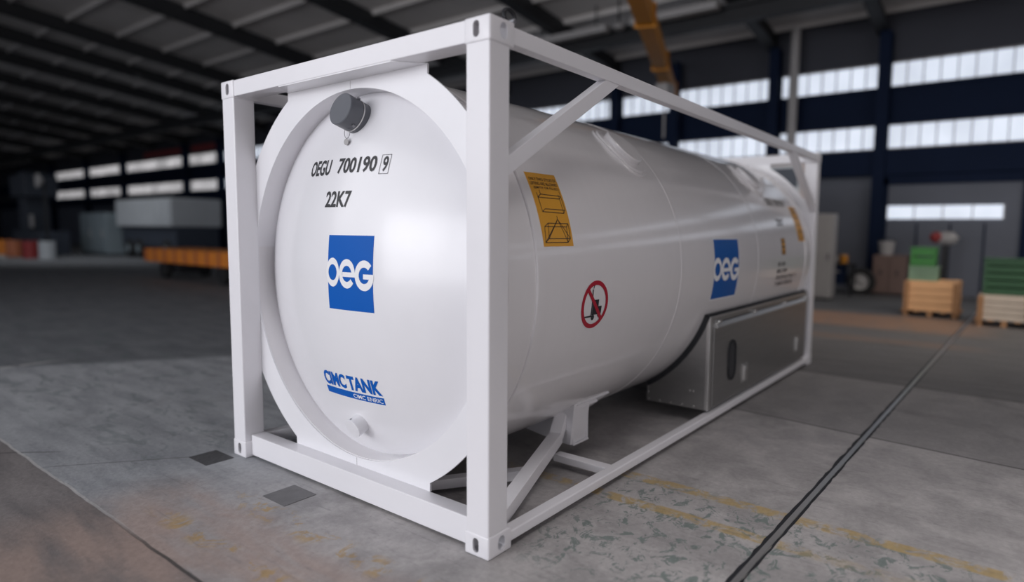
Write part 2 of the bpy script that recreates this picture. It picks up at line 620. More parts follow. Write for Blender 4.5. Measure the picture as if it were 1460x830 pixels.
# roof: sheeting, rafters down the slope, purlins across it
bm = bmesh.new()
y0, y1 = -9.0, WY + .3
add_prism(bm, [(y0, roof_z(y0) + .55), (y1, roof_z(y1) + .55), (y1, roof_z(y1) + .65), (y0, roof_z(y0) + .65)], 'x', -85, 32)
struct('ceiling', bm, M['roof'], smooth=0)
RAFT = [25, 19, 13, 7.0, 1.1, -1.9, -7.4, -12.6, -18.2, -23.8, -27.2, -31.0, -35.5, -40.7, -46, -51, -58.6, -67]
for i, x in enumerate(RAFT):
    bm = bmesh.new()
    add_prism(bm, [(y0, roof_z(y0)), (y1 - .3, roof_z(y1) + .02), (y1 - .3, roof_z(y1) + .50), (y0, roof_z(y0) + .50)], 'x', x - .05, x + .05)
    add_prism(bm, [(y0, roof_z(y0) - .02), (y1 - .3, roof_z(y1)), (y1 - .3, roof_z(y1) + .03), (y0, roof_z(y0) + .01)], 'x', x - .17, x + .17)
    struct('trim_%d' % (40 + i), bm, M['dark'], smooth=0)
bm = bmesh.new()
for k in range(17):
    y = -8 + k * 1.6
    z = roof_z(y) + .50
    add_box(bm, -85, 32, y - .03, y + .03, z - .10, z + .08)
struct('trim_60', bm, M['roof'], smooth=0)
# truss chord that runs across the bays in front of the back wall
bm = bmesh.new()
add_box(bm, -85, 32, 14.3, 14.6, 7.12, 7.22)
add_box(bm, -85, 32, 14.3, 14.6, 7.50, 7.60)
add_box(bm, -85, 32, 14.42, 14.48, 7.2, 7.52)
struct('trim_61', bm, M['dark'], smooth=0)
for i, (xa, xb) in enumerate(((-8.3, -5.55), (-4.75, -2.2))):  # pale bars added for the light strips above the dark chord
    t = thing('pale_bar', ('long pale bar under the dark roof, left of the yellow jib arm' if i == 0 else
              'long pale bar under the dark roof, right of the yellow jib arm'), 'lamp', ((xa + xb) / 2, 14.05, 7.5), 'pale bars under the roof')
    link_mesh('bar_body', box(xa, xb, 13.9, 14.2, 7.42, 7.62, .03), M['pale'], t)
    for x in (xa + .4, xb - .4):
        link_mesh('hanger', box(x - .015, x + .015, 14.03, 14.07, 7.6, roof_z(14.05) + .56), M['dark'], t)
t = thing('floodlight', 'small round grey floodlight between the two pale bars', 'lamp', (-5.15, 14.0, 7.5))
link_mesh('lamp_shade', lathe([(0, 0), (0, .10), (-.10, .17), (-.14, .16), (-.12, 0)], (-5.15, 14.0, 7.56), 'z', 20), M['pale'], t)
link_mesh('hanger', box(-5.17, -5.13, 13.98, 14.02, 7.55, roof_z(14) + .56), M['dark'], t)

# large sliding door with a window strip in the back wall
d = struct('door_1', box(1.42, 4.55, WY - .16, WY - .04, 0, 3.05, .01), M['wall_low'])
fr = bmesh.new()
add_box(fr, 1.30, 1.45, WY - .24, WY - .02, 0, 3.2)
add_box(fr, 4.50, 4.68, WY - .24, WY - .02, 0, 3.2)
add_box(fr, 1.30, 4.68, WY - .24, WY - .02, 3.02, 3.27)
link_mesh('door_frame', fr, M['navy'], d, 0)
fr = bmesh.new()
for x in (2.2, 2.98, 3.75):
    add_box(fr, x - .02, x + .02, WY - .19, WY - .15, .1, 1.95)
link_mesh('door_rib', fr, M['navy'], d, 0)
link_mesh('window_pane', box(1.46, 4.12, WY - .19, WY - .15, 2.07, 2.43), M['daylight'], d, 0)
fr = bmesh.new()
for k in range(5):
    x = 1.45 + k * .67
    add_box(fr, x - .015, x + .015, WY - .20, WY - .18, 2.05, 2.45)
link_mesh('window_frame', fr, M['pale'], d, 0)

# pipes on the back wall
t = tag(link_mesh('downpipe', cyl_bm((-1.15, WY - .6, .0), .13, 7.6, 'z', 20), M['pale']), 'tall pale grey pipe running up past the window strips, right of a dark column', 'pipe')
for i, x in enumerate((-17.2, -15.6)):
    tag(link_mesh('roof_hanger', box(x - .14, x + .14, 16.4, 16.6, 0, roof_z(16.5) + .5, .02), M['pale']),
        'pale upright behind the top corner of the tank frame, the %s of two' % ('left' if i == 0 else 'right'), 'post', 'pale uprights behind the frame corner')

# red banner strips high on the far left wall
for i, (xa, xb) in enumerate(((-47.5, -41.3), (-40.1, -36.6))):
    tag(link_mesh('wall_banner', box(xa, xb, WY - .10, WY - .05, 6.60, 6.98, .01), M['red_d']),
        'dull red banner strip above the far left windows, %s one' % ('left' if i == 0 else 'right'), 'banner', 'red banner strips')

# ------------------------------------------------------------------ jib crane on the back wall
t = thing('jib_crane', 'yellow jib crane arm reaching out from the back wall under the dark roof', 'crane', (-5.0, 17.5, 0))
root = Vector((-4.95, 17.2, 6.02))
tip = Vector((-1.05, 7.35, 6.02))
link_mesh('jib_arm', beam(root, tip, .34, .42, bev=.02), M['yellow'], t)
bm = bmesh.new()
for k in range(3):
    q = root.lerp(tip, (k + .3) / 3)
    link_mesh('stiffener', beam(q + Vector((0, 0, -.25)), q + Vector((0, 0, .25)), .44, .03, upv=(tip - root), bev=0), M['yellow'], t, 0)
link_mesh('mast', box(-5.12, -4.84, 17.30, 17.62, 0, 7.2, .01), M['navy'], t)
link_mesh('tie_rod', beam(Vector((-4.98, 17.4, 7.1)), root.lerp(tip, .55) + Vector((0, 0, .2)), .05, .05, bev=0), M['dark'], t)
q = root.lerp(tip, .28)
h = link_mesh('hoist', box(q.x - .2, q.x + .2, q.y - .25, q.y + .25, 5.42, 5.80, .05), M['pale'], t)
link_mesh('hoist_chain', cyl_bm((q.x, q.y, 4.3), .03, 1.15, 'z', 8), M['pale'], h)

# ------------------------------------------------------------------ right-hand background things
def crate(x, y, w, dp, hgt, label, body, rail):
    t = thing('wooden_crate', label, 'crate', (x, y, 0), 'crates by the back door')
    bm = bmesh.new()
    n = 4
    z = .12
    for k in range(n):
        za, zb = z + (hgt - z) * k / n, z + (hgt - z) * (k + 1) / n - .012
        add_box(bm, x - w / 2, x + w / 2, y - dp / 2, y - dp / 2 + .025, za, zb, .004)
        add_box(bm, x - w / 2, x + w / 2, y + dp / 2 - .025, y + dp / 2, za, zb, .004)
        add_box(bm, x - w / 2, x - w / 2 + .025, y - dp / 2 + .026, y + dp / 2 - .026, za, zb, .004)
        add_box(bm, x + w / 2 - .025, x + w / 2, y - dp / 2 + .026, y + dp / 2 - .026, za, zb, .004)
    add_box(bm, x - w / 2 + .01, x + w / 2 - .01, y - dp / 2 + .01, y + dp / 2 - .01, hgt - .012, hgt + .012)
    link_mesh('box_boards', bm, body, t)
    for sx in (-1, 1):
        for yy in (y - dp / 2 - .02, y + dp / 2 + .02):
            xx = x + sx * (w / 2 - .04)
            link_mesh('corner_batten', box(xx - .045, xx + .045, yy - .02, yy + .02, .1, hgt), rail, t)
    bm = bmesh.new()
    for k in range(5):
        xx = x - w / 2 + w * k / 4
        add_box(bm, xx - .05, xx + .05, y - dp / 2, y + dp / 2, .09, .12)
    for xx in (x - w / 2 + .04, x, x + w / 2 - .04):
        add_box(bm, xx - .045, xx + .045, y - dp / 2, y + dp / 2, 0, .09)
    link_mesh('pallet', bm, rail, t)
    return t


crate(3.13, 12.7, .92, .9, .70, 'open-topped tan wooden crate carrying the stacked bright green bins', M['wood'], M['wood_d'])
crate(4.34, 11.9, .80, .8, .56, 'pale board crate on a brown pallet under the dark green slatted bin', M['palewood'], M['wood_d'])


def slat_bin(name, x, y, w, dp, z0, z1, m, label, n, group=None):
    t = thing(name, label, 'bin', (x, y, z0), group)
    bm = bmesh.new()
    for k in range(n):
        a, b = z0 + (z1 - z0) * (k + .12) / n, z0 + (z1 - z0) * (k + .92) / n
        add_box(bm, x - w / 2, x + w / 2, y - dp / 2, y - dp / 2 + .02, a, b, .004)
        add_box(bm, x - w / 2, x + w / 2, y + dp / 2 - .02, y + dp / 2, a, b, .004)
        add_box(bm, x - w / 2, x - w / 2 + .02, y - dp / 2 + .021, y + dp / 2 - .021, a, b, .004)
        add_box(bm, x + w / 2 - .02, x + w / 2, y - dp / 2 + .021, y + dp / 2 - .021, a, b, .004)
    link_mesh('bin_wall', bm, m, t)
    bm = bmesh.new()
    for sx in (-1, 1):
        for sy in (-1, 1):
            add_box(bm, x + sx * (w / 2 - .03) - .025, x + sx * (w / 2 - .03) + .025, y + sy * (dp / 2 - .03) - .025, y + sy * (dp / 2 - .03) + .025, z0, z1)
    add_box(bm, x - w / 2 + .01, x + w / 2 - .01, y - dp / 2 + .01, y + dp / 2 - .01, z0, z0 + .03)
    link_mesh('bin_frame', bm, m, t)
    link_mesh('rim', box(x - w / 2 - .015, x + w / 2 + .015, y - dp / 2 - .015, y + dp / 2 + .015, z1 - .03, z1, .006), m, t)
    return t


slat_bin('plastic_bin', 2.97, 12.6, .50, .5, .712, 1.0, M['green_p'], 'pale green plastic bin on the tan wooden crate, below a bright green bin', 3, 'green bins on crates')
slat_bin('plastic_bin', 2.95, 12.6, .44, .46, 1.002, 1.38, M['green'], 'bright green plastic bin topmost on the tan wooden crate', 2, 'green bins on crates')
slat_bin('plastic_bin', 4.36, 11.9, .74, .7, .572, 1.22, M['green_d'], 'dark green slatted bin on the pale board crate', 5, 'green bins on crates')

t = thing('tall_cabinet', 'tall pale grey cabinet standing just right of the tank frame rear post', 'cabinet', (.62, 14.4, 0))
link_mesh('cabinet_body', box(.30, .84, 14.2, 14.7, .05, 2.12, .015), M['pale'], t)
link_mesh('door', box(.33, .81, 14.18, 14.2, .1, 2.07, .008), M['pale'], t)
link_mesh('handle', box(.75, .775, 14.15, 14.18, 1.0, 1.15, .004), M['dark'], t)
link_mesh('plinth', box(.32, .82, 14.22, 14.68, 0, .06), M['dark'], t)

t = thing('cupboard', 'low brown cupboard against the back wall left of the big door', 'cupboard', (1.75, 17.0, 0))
link_mesh('cupboard_body', box(1.35, 2.15, 16.7, 17.3, .05, 1.08, .01), M['brown'], t)
for x0 in (1.37, 1.76):
    dr = link_mesh('door', box(x0, x0 + .37, 16.67, 16.70, .1, 1.04, .006), M['brown'], t)
    link_mesh('handle', box(x0 + .17, x0 + .20, 16.64, 16.67, .55, .68, .004), M['dark'], dr)
link_mesh('plinth', box(1.37, 2.13, 16.74, 17.28, 0, .06), M['dark'], t)
t = thing('bucket', 'white bucket standing on top of the brown cupboard', 'bucket', (1.62, 16.95, 1.082))
link_mesh('bucket_body', lathe([(0, 0), (0, .16), (.36, .21), (.37, .22), (.37, .205), (.02, .15), (.02, 0)], (1.62, 16.95, 1.082), 'z', 24), M['pale'], t)
link_mesh('handle', tube_bm([(1.62 + .215 * math.cos(a), 16.95 - .03, 1.43 + .10 * math.sin(a)) for a in [math.pi * k / 12 for k in range(13)]], .008), M['dark'], t)
t = thing('wheel', 'dark wheel with a pale hub standing in front of the brown cupboard', 'wheel', (1.17, 16.9, .36))
link_mesh('tyre', lathe([(-.11, .22), (-.12, .32), (-.08, .36), (.08, .36), (.12, .32), (.11, .22)], (1.12, 16.5, .36), 'y', 36, closed=True), M['tyre'], t)
link_mesh('hub', lathe([(-.09, 0), (-.10, .06), (-.05, .12), (-.09, .22), (.05, .22), (.05, 0)], (1.12, 16.5, .36), 'y', 28), M['pale'], t)

t = thing('workbench', 'dark workbench with a navy drawer box right of the tall pale cabinet', 'workbench', (.95, 16.2, 0))
link_mesh('bench_top', box(.30, 1.02, 15.8, 16.35, .80, .86, .01), M['dark'], t)
for x, y in ((.34, 15.85), (.98, 15.85), (.34, 16.3), (.98, 16.3)):
    link_mesh('leg', box(x - .03, x + .03, y - .03, y + .03, 0, .8), M['dark'], t)
dr = link_mesh('drawer_box', box(.52, .80, 15.84, 16.3, .30, .80, .01), M['navy'], t)
link_mesh('handle', box(.60, .72, 15.81, 15.84, .62, .65, .004), M['pale'], dr)
t = thing('tool_case', 'grey tool case lying on the dark workbench', 'case', (.47, 16.0, .86))
link_mesh('case_body', box(.36, .60, 15.9, 16.2, .86, 1.04, .03), M['pale'], t)
link_mesh('handle', tube_bm([(.43, 15.89, .95), (.43, 15.86, .96), (.53, 15.86, .96), (.53, 15.89, .95)], .008), M['dark'], t)
t = thing('paint_can', 'small ochre can beside the grey tool case on the workbench', 'can', (.78, 16.0, .86))
link_mesh('can_body', cyl_bm((.76, 16.0, .86), .10, .22, 'z', 20, .008), M['yellow'], t)
link_mesh('lid', cyl_bm((.76, 16.0, 1.08), .09, .012, 'z', 20), M['pale'], t)
t = thing('rag_bag', 'small red and white cloth bag on a dark post stand behind the green bins', 'bag', (2.95, 16.9, 0))
bm = bmesh.new()
bmesh.ops.create_uvsphere(bm, u_segments=20, v_segments=12, radius=.22)
for v in bm.verts:
    v.co *= 1 + .12 * math.sin(7 * v.co.x * 9 + 5 * v.co.z * 8)
bm.transform(Matrix.Translation((2.98, 16.9, 1.55)) @ Matrix.Diagonal((1.2, .8, .8, 1)))
link_mesh('bag_cloth', bm, M['pale'], t)
bm = bmesh.new()
bmesh.ops.create_uvsphere(bm, u_segments=16, v_segments=10, radius=.14)
bm.transform(Matrix.Translation((2.76, 16.8, 1.58)))
link_mesh('bag_neck', bm, M['red_d'], t)
link_mesh('stand', box(2.90, 3.04, 16.83, 16.97, 0, 1.40, .01), M['dark'], t)
link_mesh('stand_foot', box(2.70, 3.24, 16.65, 17.15, 0, .06, .01), M['dark'], t)

# pale site cabin seen through the rear of the frame
t = thing('site_cabin', 'pale pinkish site cabin with a dark window behind the rear of the tank', 'cabin', (-.4, 11.3, 0))
M['cabin'] = mat('pale_cabin_panel', (.50, .44, .43), .6, var=.05, scale=1)
cb = link_mesh('cabin_wall', box(-2.4, .95, 11.0, 11.8, .1, 3.1, .02), M['cabin'], t)
link_mesh('cabin_roof', box(-2.5, .98, 10.92, 11.88, 3.1, 3.2, .02), M['pale'], t)
wf = link_mesh('window', box(.16, .88, 10.96, 11.0, 2.25, 2.98, .01), M['machine_p'], t)
link_mesh('pane', box(.20, .84, 10.945, 10.96, 2.55, 2.93), M['machine_d'], wf)
link_mesh('skid', box(-2.3, .9, 11.1, 11.7, 0, .1), M['dark'], t)

# ------------------------------------------------------------------ left-hand background things
t = thing('rail_cart', 'long orange transport cart on dark wheels at the left behind the tank', 'cart', (-15.3, 7.2, 0))
dk = link_mesh('deck', box(-18.4, -12.6, 6.5, 8.0, .50, .92, .02), M['orange'], t)
bm = bmesh.new()
for k in range(9):
    x = -18.2 + k * .68
    link_mesh('deck_rib', box(x - .04, x + .04, 6.46, 6.5, .5, .92), M['orange_r'], dk, 0)
for x in (-17.2, -13.5):
    for y in (6.55, 7.75):
        w = link_mesh('wheel', cyl_bm((x, y, .27), .27, .2, 'y', 28, .02), M['tyre'], t)
        link_mesh('hub', cyl_bm((x, y - .02, .27), .10, .24, 'y', 16), M['dark'], w)
    link_mesh('bogie', box(x - .62, x + .62, 6.78, 7.72, .16, .50, .02), M['dark'], t)

t = thing('machine_cabinet', 'wide blue-grey machine cabinet at far left before the windows', 'machine', (-37.0, 11.6, 0))
link_mesh('machine_body', box(-39.3, -35.4, 11.2, 13.4, .08, 2.35, .05), M['machine'], t)
link_mesh('machine_base', box(-39.2, -35.5, 11.3, 13.3, 0, .1), M['dark'], t)
for x0 in (-39.1, -37.3):
    dr = link_mesh('door', box(x0, x0 + 1.7, 11.15, 11.2, .25, 2.15, .02), M['machine'], t)
    link_mesh('handle', box(x0 + 1.5, x0 + 1.56, 11.1, 11.15, 1.0, 1.4, .01), M['pale'], dr)

t = thing('box_trailer', 'pale grey box body on a dark blue chassis left of the tank frame', 'trailer', (-31.5, 12.0, 0))
link_mesh('box_body', box(-34.6, -28.0, 11.4, 13.8, 1.62, 3.0, .06), M['machine_p'], t)
link_mesh('chassis', box(-34.4, -28.0, 11.6, 13.6, .62, 1.62, .03), M['machine_d'], t)
bm = bmesh.new()
for k in range(9):
    x = -34.3 + k * .76
    link_mesh('body_rib', box(x - .03, x + .03, 11.36, 11.4, 1.68, 2.94), M['machine_p'], t, 0)
for x in (-33.4, -32.2, -29.0):
    for y in (11.5, 13.3):
        w = link_mesh('wheel', cyl_bm((x, y, .48), .48, .28, 'y', 32, .03), M['tyre'], t)
        link_mesh('hub', cyl_bm((x, y - .02, .48), .2, .3, 'y', 20), M['machine'], w)

t = thing('power_press', 'tall dark press machine at the left edge before the far wall', 'machine', (-40.0, 9.4, 0))
link_mesh('press_frame', box(-42.6, -37.6, 8.9, 10.2, 0, 1.3, .05), M['machine_d'], t)
link_mesh('press_column', box(-41.6, -40.3, 9.0, 10.1, 1.3, 4.6, .05), M['machine_d'], t)
link_mesh('press_head', box(-42.2, -39.4, 8.8, 10.3, 3.2, 4.4, .08), M['machine_d'], t)
link_mesh('control_panel', box(-39.2, -38.6, 8.84, 8.9, 1.5, 2.2, .02), M['pale'], t)
link_mesh('panel_post', box(-38.95, -38.85, 8.9, 9.0, 1.3, 2.2), M['dark'], t)
t = thing('work_lamp', 'pale round work lamp on a dark stand near the left edge', 'lamp', (-36.2, 8.8, 0))
link_mesh('stand', box(-36.25, -36.15, 8.75, 8.85, .05, 3.9), M['dark'], t)
link_mesh('foot', box(-36.7, -35.7, 8.4, 9.2, 0, .06), M['dark'], t)
link_mesh('lamp_shade', lathe([(0, 0), (0, .15), (-.2, .36), (-.25, .35), (-.2, 0)], (-36.2, 8.75, 3.9), 'y', 24), M['pale'], t)
for i, (x, y, m, lab) in enumerate(((-36.6, 7.5, 'orange_r', 'faded orange drum at far left, left of the red one'),
                                   (-34.3, 7.6, 'red_d', 'dull red drum at far left beside the blue-grey machine'),
                                   (-37.8, 7.4, 'orange', 'bright orange drum at the extreme left edge of the hall'),
                                   (-33.0, 7.9, 'machine_p', 'pale grey drum right of the dull red drum'))):
    t = thing('steel_drum', lab, 'drum', (x, y, 0), 'drums on the left')
    link_mesh('drum_body', lathe([(k * .64, q * .66) for k, q in ((0, 0), (0, .5), (.03, .52), (.40, .50), (.42, .52), (.44, .50), (.85, .50), (.87, .52), (.89, .5), (1.28, .5), (1.3, .52), (1.32, .5), (1.30, 0))], (x, y, 0), 'z', 28), M[m], t)
    link_mesh('bung', cyl_bm((x + .15, y, .83), .05, .03, 'z', 12), M['dark'], t)
tag(link_mesh('pallet', box(-37.9, -34.0, 5.9, 6.6, 0, .18, .02), M['pale']), 'low pale pallet on the floor before the left drums', 'pallet')

# ------------------------------------------------------------------ things in the floor
t = thing('floor_rail', 'narrow steel rail set flush in the floor along the tank, between black grooves', 'rail', (3.56, 4.2, 0))
def rail_x(y):
    return 3.468 + (y - .56) * .0292
for nm, dx, w, z1, m in (('groove', -.032, .022, .002, M['rubber']), ('rail_head', -.005, .031, .006, M['steel_light']), ('groove', .0165, .012, .002, M['rubber'])):
    bm = bmesh.new()
    ys = [-3.0 + .07 * k for k in range(290)]
    for a, b in zip(ys, ys[1:]):
        j = 0
        p = [(rail_x(a) + dx - w / 2, a), (rail_x(a) + dx + w / 2, a), (rail_x(b) + dx + w / 2, b), (rail_x(b) + dx - w / 2, b)]
        add_prism(bm, p, 'z', -.02, z1)
    bmesh.ops.remove_doubles(bm, verts=bm.verts, dist=1e-5)
    if nm == 'groove':
        for v in bm.verts:
            v.co.x += (random.random() - .5) * .010
    link_mesh(nm, bm, m, t, 0)
M['plate'] = mat('dark_floor_plate', (.075, .075, .08), .6, var=.25, scale=12, bump=.2, bscale=30)
M['plate2'] = mat('grey_floor_plate', (.135, .133, .137), .6, var=.2, scale=12, bump=.2, bscale=30)
tag(link_mesh('floor_plate', box(-.168, .085, -.235, -.045, 0, .003), M['plate'], smooth=0), 'small dark square plate in the floor at the front left corner of the tank', 'plate')
tag(link_mesh('floor_plate', box(.85, 1.085, -.262, -.052, 0, .003), M['plate2'], smooth=0), 'small mid-grey square plate in the floor before the bottom front rail', 'plate')

# ================================================================== the tank container
XC, ZC, RT = 1.219, 1.328, 1.203
C0 = Vector((XC, L / 2, 0))
T = thing('tank_container', 'white twenty-foot tank container in an open box frame on the hall floor', 'tank container', C0)


def part(name, bm, m=None, smooth=40, parent=None):
    return link_mesh(name, bm, m or M['frame'], parent or T, smooth)


def mirror(bm, mx, my):
    if mx:
        for v in bm.verts:
            v.co.x = W - v.co.x
    if my:
        for v in bm.verts:
            v.co.y = L - v.co.y
    if mx != my:
        bmesh.ops.reverse_faces(bm, faces=bm.faces)
    return bm


def casting(top):
    """Corner casting at the (X=W, Y=0) corner with its slots."""
    z0, z1 = (H - .118, H) if top else (0, .118)
    b = box(W - .162, W, 0, .178, z0, z1, .010, 3)
    zc = (z0 + z1) / 2 + (.002 if top else 0)
    cs = [box(W - .135, W - .014, .014, .152, z0 + .016, z1 - .016, .006)]
    cs.append(prism(stadium(W - .085, zc, .040, .076), 'y', -.05, .05))
    cs.append(prism(stadium(.098, zc, .052, .076), 'x', W - .05, W + .05))
    cs.append(prism(stadium(W - .08, .089, .06, .11), 'z', z0 - .05 if not top else z1 - .05, z0 + .05 if not top else z1 + .05))
    return bool_diff(b, cs)


for mx in (0, 1):
    for my in (0, 1):
        part('corner_post', mirror(box(2.284, 2.433, .004, .149, .112, H - .112, .009, 3), mx, my))
        for top in (0, 1):
            part('corner_casting', mirror(casting(top), mx, my), smooth=30)
# end rails
for my in (0, 1):
    part('end_rail', mirror(box(.158, 2.28, .006, .140, 2.482, 2.587, .007), 0, my))
    part('end_rail', mirror(box(.160, 2.28, .046, .150, .014, .160, .007), 0, my))
# side rails
for mx in (0, 1):
    part('side_rail', mirror(box(2.366, 2.434, .17, L - .17, 2.490, 2.572, .007), mx, 0))
    part('side_rail', mirror(box(2.362, 2.436, .17, L - .17, .034, .092, .010, 3), mx, 0))
# upper braces
for mx in (0, 1):
    for my in (0, 1):
        part('diagonal_brace', mirror(beam((2.396, .10, 1.895), (2.396, 1.155, 2.525), .068, .083, upv=(0, -.5, 1), bev=.006), mx, my))
# floor struts and saddles
for mx in (0, 1):
    for my in (0, 1):
        part('floor_strut', mirror(beam((2.345, .12, .100), (1.885, 1.335, .166), .088, .085, bev=.006), mx, my))
        part('strut_end', mirror(beam((1.893, 1.315, .172), (1.862, 1.44, .315), .088, .07, bev=.005), mx, my))
        part('floor_strut', mirror(beam((1.42, .12, .060), (1.985, .915, .060), .075, .062, bev=.005), mx, my))
        part('cross_strut', mirror(box(1.95, 2.37, 1.205, 1.285, .042, .092, .006), mx, my))
        bm = bmesh.new()
        add_prism(bm, [(1.83, .10), (1.953, .10), (1.985, .405), (1.92, .355), (1.83, .30)], 'y', 1.43, 1.61)
        bmesh.ops.bevel(bm, geom=list(bm.edges), offset=.006, segments=2, affect='EDGES', profile=.5)
        sd = part('saddle', mirror(bm, mx, my))
        # rounded front gusset of the saddle and the sloping cap over the strut
        bm = bmesh.new()
        add_prism(bm, [(1.52, .15), (1.83, .105), (1.955, .10), (1.983, .40), (1.88, .325), (1.70, .23)], 'y', 1.405, 1.43)
        part('saddle_web', mirror(bm, mx, my), parent=sd)
        bm = bmesh.new()
        add_box(bm, 1.953, 1.965, 1.425, 1.445, .10, .34, .003)
        add_box(bm, 1.953, 1.965, 1.60, 1.62, .10, .34, .003)
        add_box(bm, 1.88, 1.972, 1.425, 1.62, .092, .106, .003)
        part('saddle_flange', mirror(bm, mx, my), parent=sd)
        bm = bmesh.new()
        add_lathe(bm, [(1.44, RT - .01), (1.44, RT + .012), (1.86, RT + .012), (1.86, RT - .01)], (XC, 0, ZC), 'y', 16, closed=True, a0=R(-58.5), a1=R(-50.2))
        add_lathe(bm, [(1.50, RT - .01), (1.50, RT + .032), (1.72, RT + .032), (1.72, RT - .01)], (XC, 0, ZC), 'y', 16, closed=True, a0=R(-57.5), a1=R(-51.8))
        part('saddle_pad', mirror(bm, mx, my), parent=sd)

# end plates with their large round hole
ZP, RI, RO = 1.318, 1.108, 1.287
FL, ZT, ZBt = .651, 2.480, .158


def outer_pt(a):
    c, s = math.cos(a), math.sin(a)
    r = RO
    if abs(c) > 1e-6:
        r = min(r, 1.085 / abs(c))
    lim = (ZT - ZP) if s > 0 else (ZP - ZBt)
    if abs(s) > 1e-6:
        rt = lim / abs(s)
        if rt * abs(c) < FL:                      # the straight flank under / over the rails
            r = rt
        else:
            rf = FL / abs(c) if abs(c) > 1e-6 else 9
            if rf > r and rf * abs(s) <= lim:
                r = rf
    return r


def end_plate():
    angs = [math.tau * k / 240 for k in range(240)]
    for s in (1, -1):
        lim = (ZT - ZP) if s > 0 else (ZP - ZBt)
        for sx in (1, -1):
            a = math.atan2(s * lim, sx * FL)
            angs += [a % math.tau, (a + 1e-4) % math.tau, (a - 1e-4) % math.tau]
            zc = math.sqrt(RO ** 2 - FL ** 2)
            a = math.atan2(s * zc, sx * FL)
            angs.append(a % math.tau)
    angs = sorted(set(round(a, 6) for a in angs))
    bm = bmesh.new()
    rows = []
    for a in angs:
        c, s = math.cos(a), math.sin(a)
        ro = outer_pt(a)
        rows.append([bm.verts.new((XC + r * c, y, ZP + r * s)) for r, y in ((RI, .146), (ro, .146), (ro, .158), (RI, .158))])
    n = len(rows)
    for i in range(n):
        A, B = rows[i], rows[(i + 1) % n]
        for j in range(4):
            bm.faces.new((A[j], B[j], B[(j + 1) % 4], A[(j + 1) % 4]))
    add_prism(bm, [(XC - FL, .150), (XC - FL + .125, .008), (XC + FL - .125, .008), (XC + FL, .150)], 'z', 2.4765, 2.4825)
    return bm


def head_y(r, R0=2.3):
    return R0 - math.sqrt(R0 * R0 - r * r)


heads = []
for my in (0, 1):
    part('end_plate', mirror(end_plate(), 0, my), M['head'], smooth=25)
    part('skirt', mirror(lathe([(.158, RI), (.158, 1.190), (.166, 1.199), (.39, 1.199), (.39, 1.15), (.30, RI)], (XC, 0, ZC - .006), 'y', 128, closed=True), 0, my), M['tank'])
    part('skirt_ring', mirror(lathe([(.1465, RI + .0005), (.32, RI + .0005), (.32, RI + .012), (.1465, RI + .012)], (XC, 0, ZP), 'y', 128, closed=True), 0, my), M['frame'])
    prof = [(head_y(RI * k / 40), RI * k / 40) for k in range(41)] + [(.30, RI + .002), (.34, RI + .002), (.34, 0)]
    heads.append(part('tank_head', mirror(lathe(prof, (XC, 0, ZP), 'y', 128), 0, my), M['head'], smooth=30))
    part('joint_band', mirror(lathe([(.388, 1.15), (.388, 1.205), (.392, 1.2105), (.458, 1.2105), (.462, 1.205), (.462, 1.15)], (XC, 0, ZC), 'y', 160, closed=True), 0, my), M['tank'], smooth=30)
HEAD = heads[0]
prof = [(.44, 1.0), (.44, RT)] + [(.5 + k * .5, RT) for k in range(1, 11)] + [(L - .44, RT), (L - .44, 1.0)]
SHELL = part('tank_shell', lathe(prof, (XC, 0, ZC), 'y', 192), M['tank'], smooth=30)
for y in (2.17, 3.92):
    part('seam_band', lathe([(y - .02, RT - .01), (y - .02, RT + .0015), (y - .016, RT + .003), (y + .016, RT + .003), (y + .02, RT + .0015), (y + .02, RT - .01)], (XC, 0, ZC), 'y', 160, closed=True), M['tank'])


# lifting bosses on the upper flank: stepped round pad with a short closed stub
def boss(theta, y):
    def disc(prof, ea, eb, nseg=72):
        bm = lathe(prof, (0, 0, 0), 'z', nseg)
        for v in bm.verts:
            a, b, h = v.co.x * ea, v.co.y * eb, v.co.z
            th = theta + a / RT
            v.co = Vector((XC + (RT + h) * math.cos(th), y + b, ZC + (RT + h) * math.sin(th)))
        return bm
    rings = [(.021, q) for q in (.85, .6, .3)]
    o = part('boss_pad', disc([(-.01, 1.0), (.005, 1.0), (.011, .98), (.011, .92), (.009, .905), (.017, .89), (.021, .87)] + rings + [(.021, 0)], .262, .225), M['tank'], smooth=20)
    part('boss_stub', disc([(-.01, 1.0), (.046, 1.0), (.052, .95), (.052, .6), (.052, .3), (.052, 0)], .165, .135, 56), M['tank'], smooth=20, parent=o)


boss(R(47), 1.88)
boss(R(46.5), 4.55)

# small fittings along the top of the tank
o = part('air_valve', cyl_bm((1.60, .95, 2.44), .05, .12, 'z', 20, .008), M['frame'])
part('valve_flange', cyl_bm((1.60, .95, 2.54), .075, .015, 'z', 20), M['steel_light'], parent=o)

# ---- front head fittings
zv = 2.288
vent = part('vent_cap', lathe([(.24, 0), (.24, .098), (.078, .098), (.074, .094), (.074, 0)], (1.216, 0, zv), 'y', 56), M['cap'], smooth=35)
bm = bmesh.new()
add_lathe(bm, [(.165, .096), (.165, .1005), (.172, .1005), (.172, .096)], (1.216, 0, zv), 'y', 56, closed=True)
part('cap_seam', bm, M['steel_light'], parent=vent)
for a in (-52, 62, 175):
    n = Vector((math.cos(R(a)), 0, math.sin(R(a))))
    p = Vector((1.216, .145, zv)) + n * .097
    bm = bmesh.new()
    add_beam(bm, p, p + n * .012, .017, .017, upv=(0, 1, 0), bev=.004)
    part('cap_screw', bm, M['wire'], parent=vent)
pts = []
for k in range(15):
    u = k / 14
    a = math.pi * u
    pts.append((1.195 + .048 * math.cos(a) * (1 - .1 * u), .12 + .03 * u, zv - .092 - .052 * math.sin(a)))
part('wire_loop', tube_bm(pts, .0018, 6), M['wire'], parent=vent)
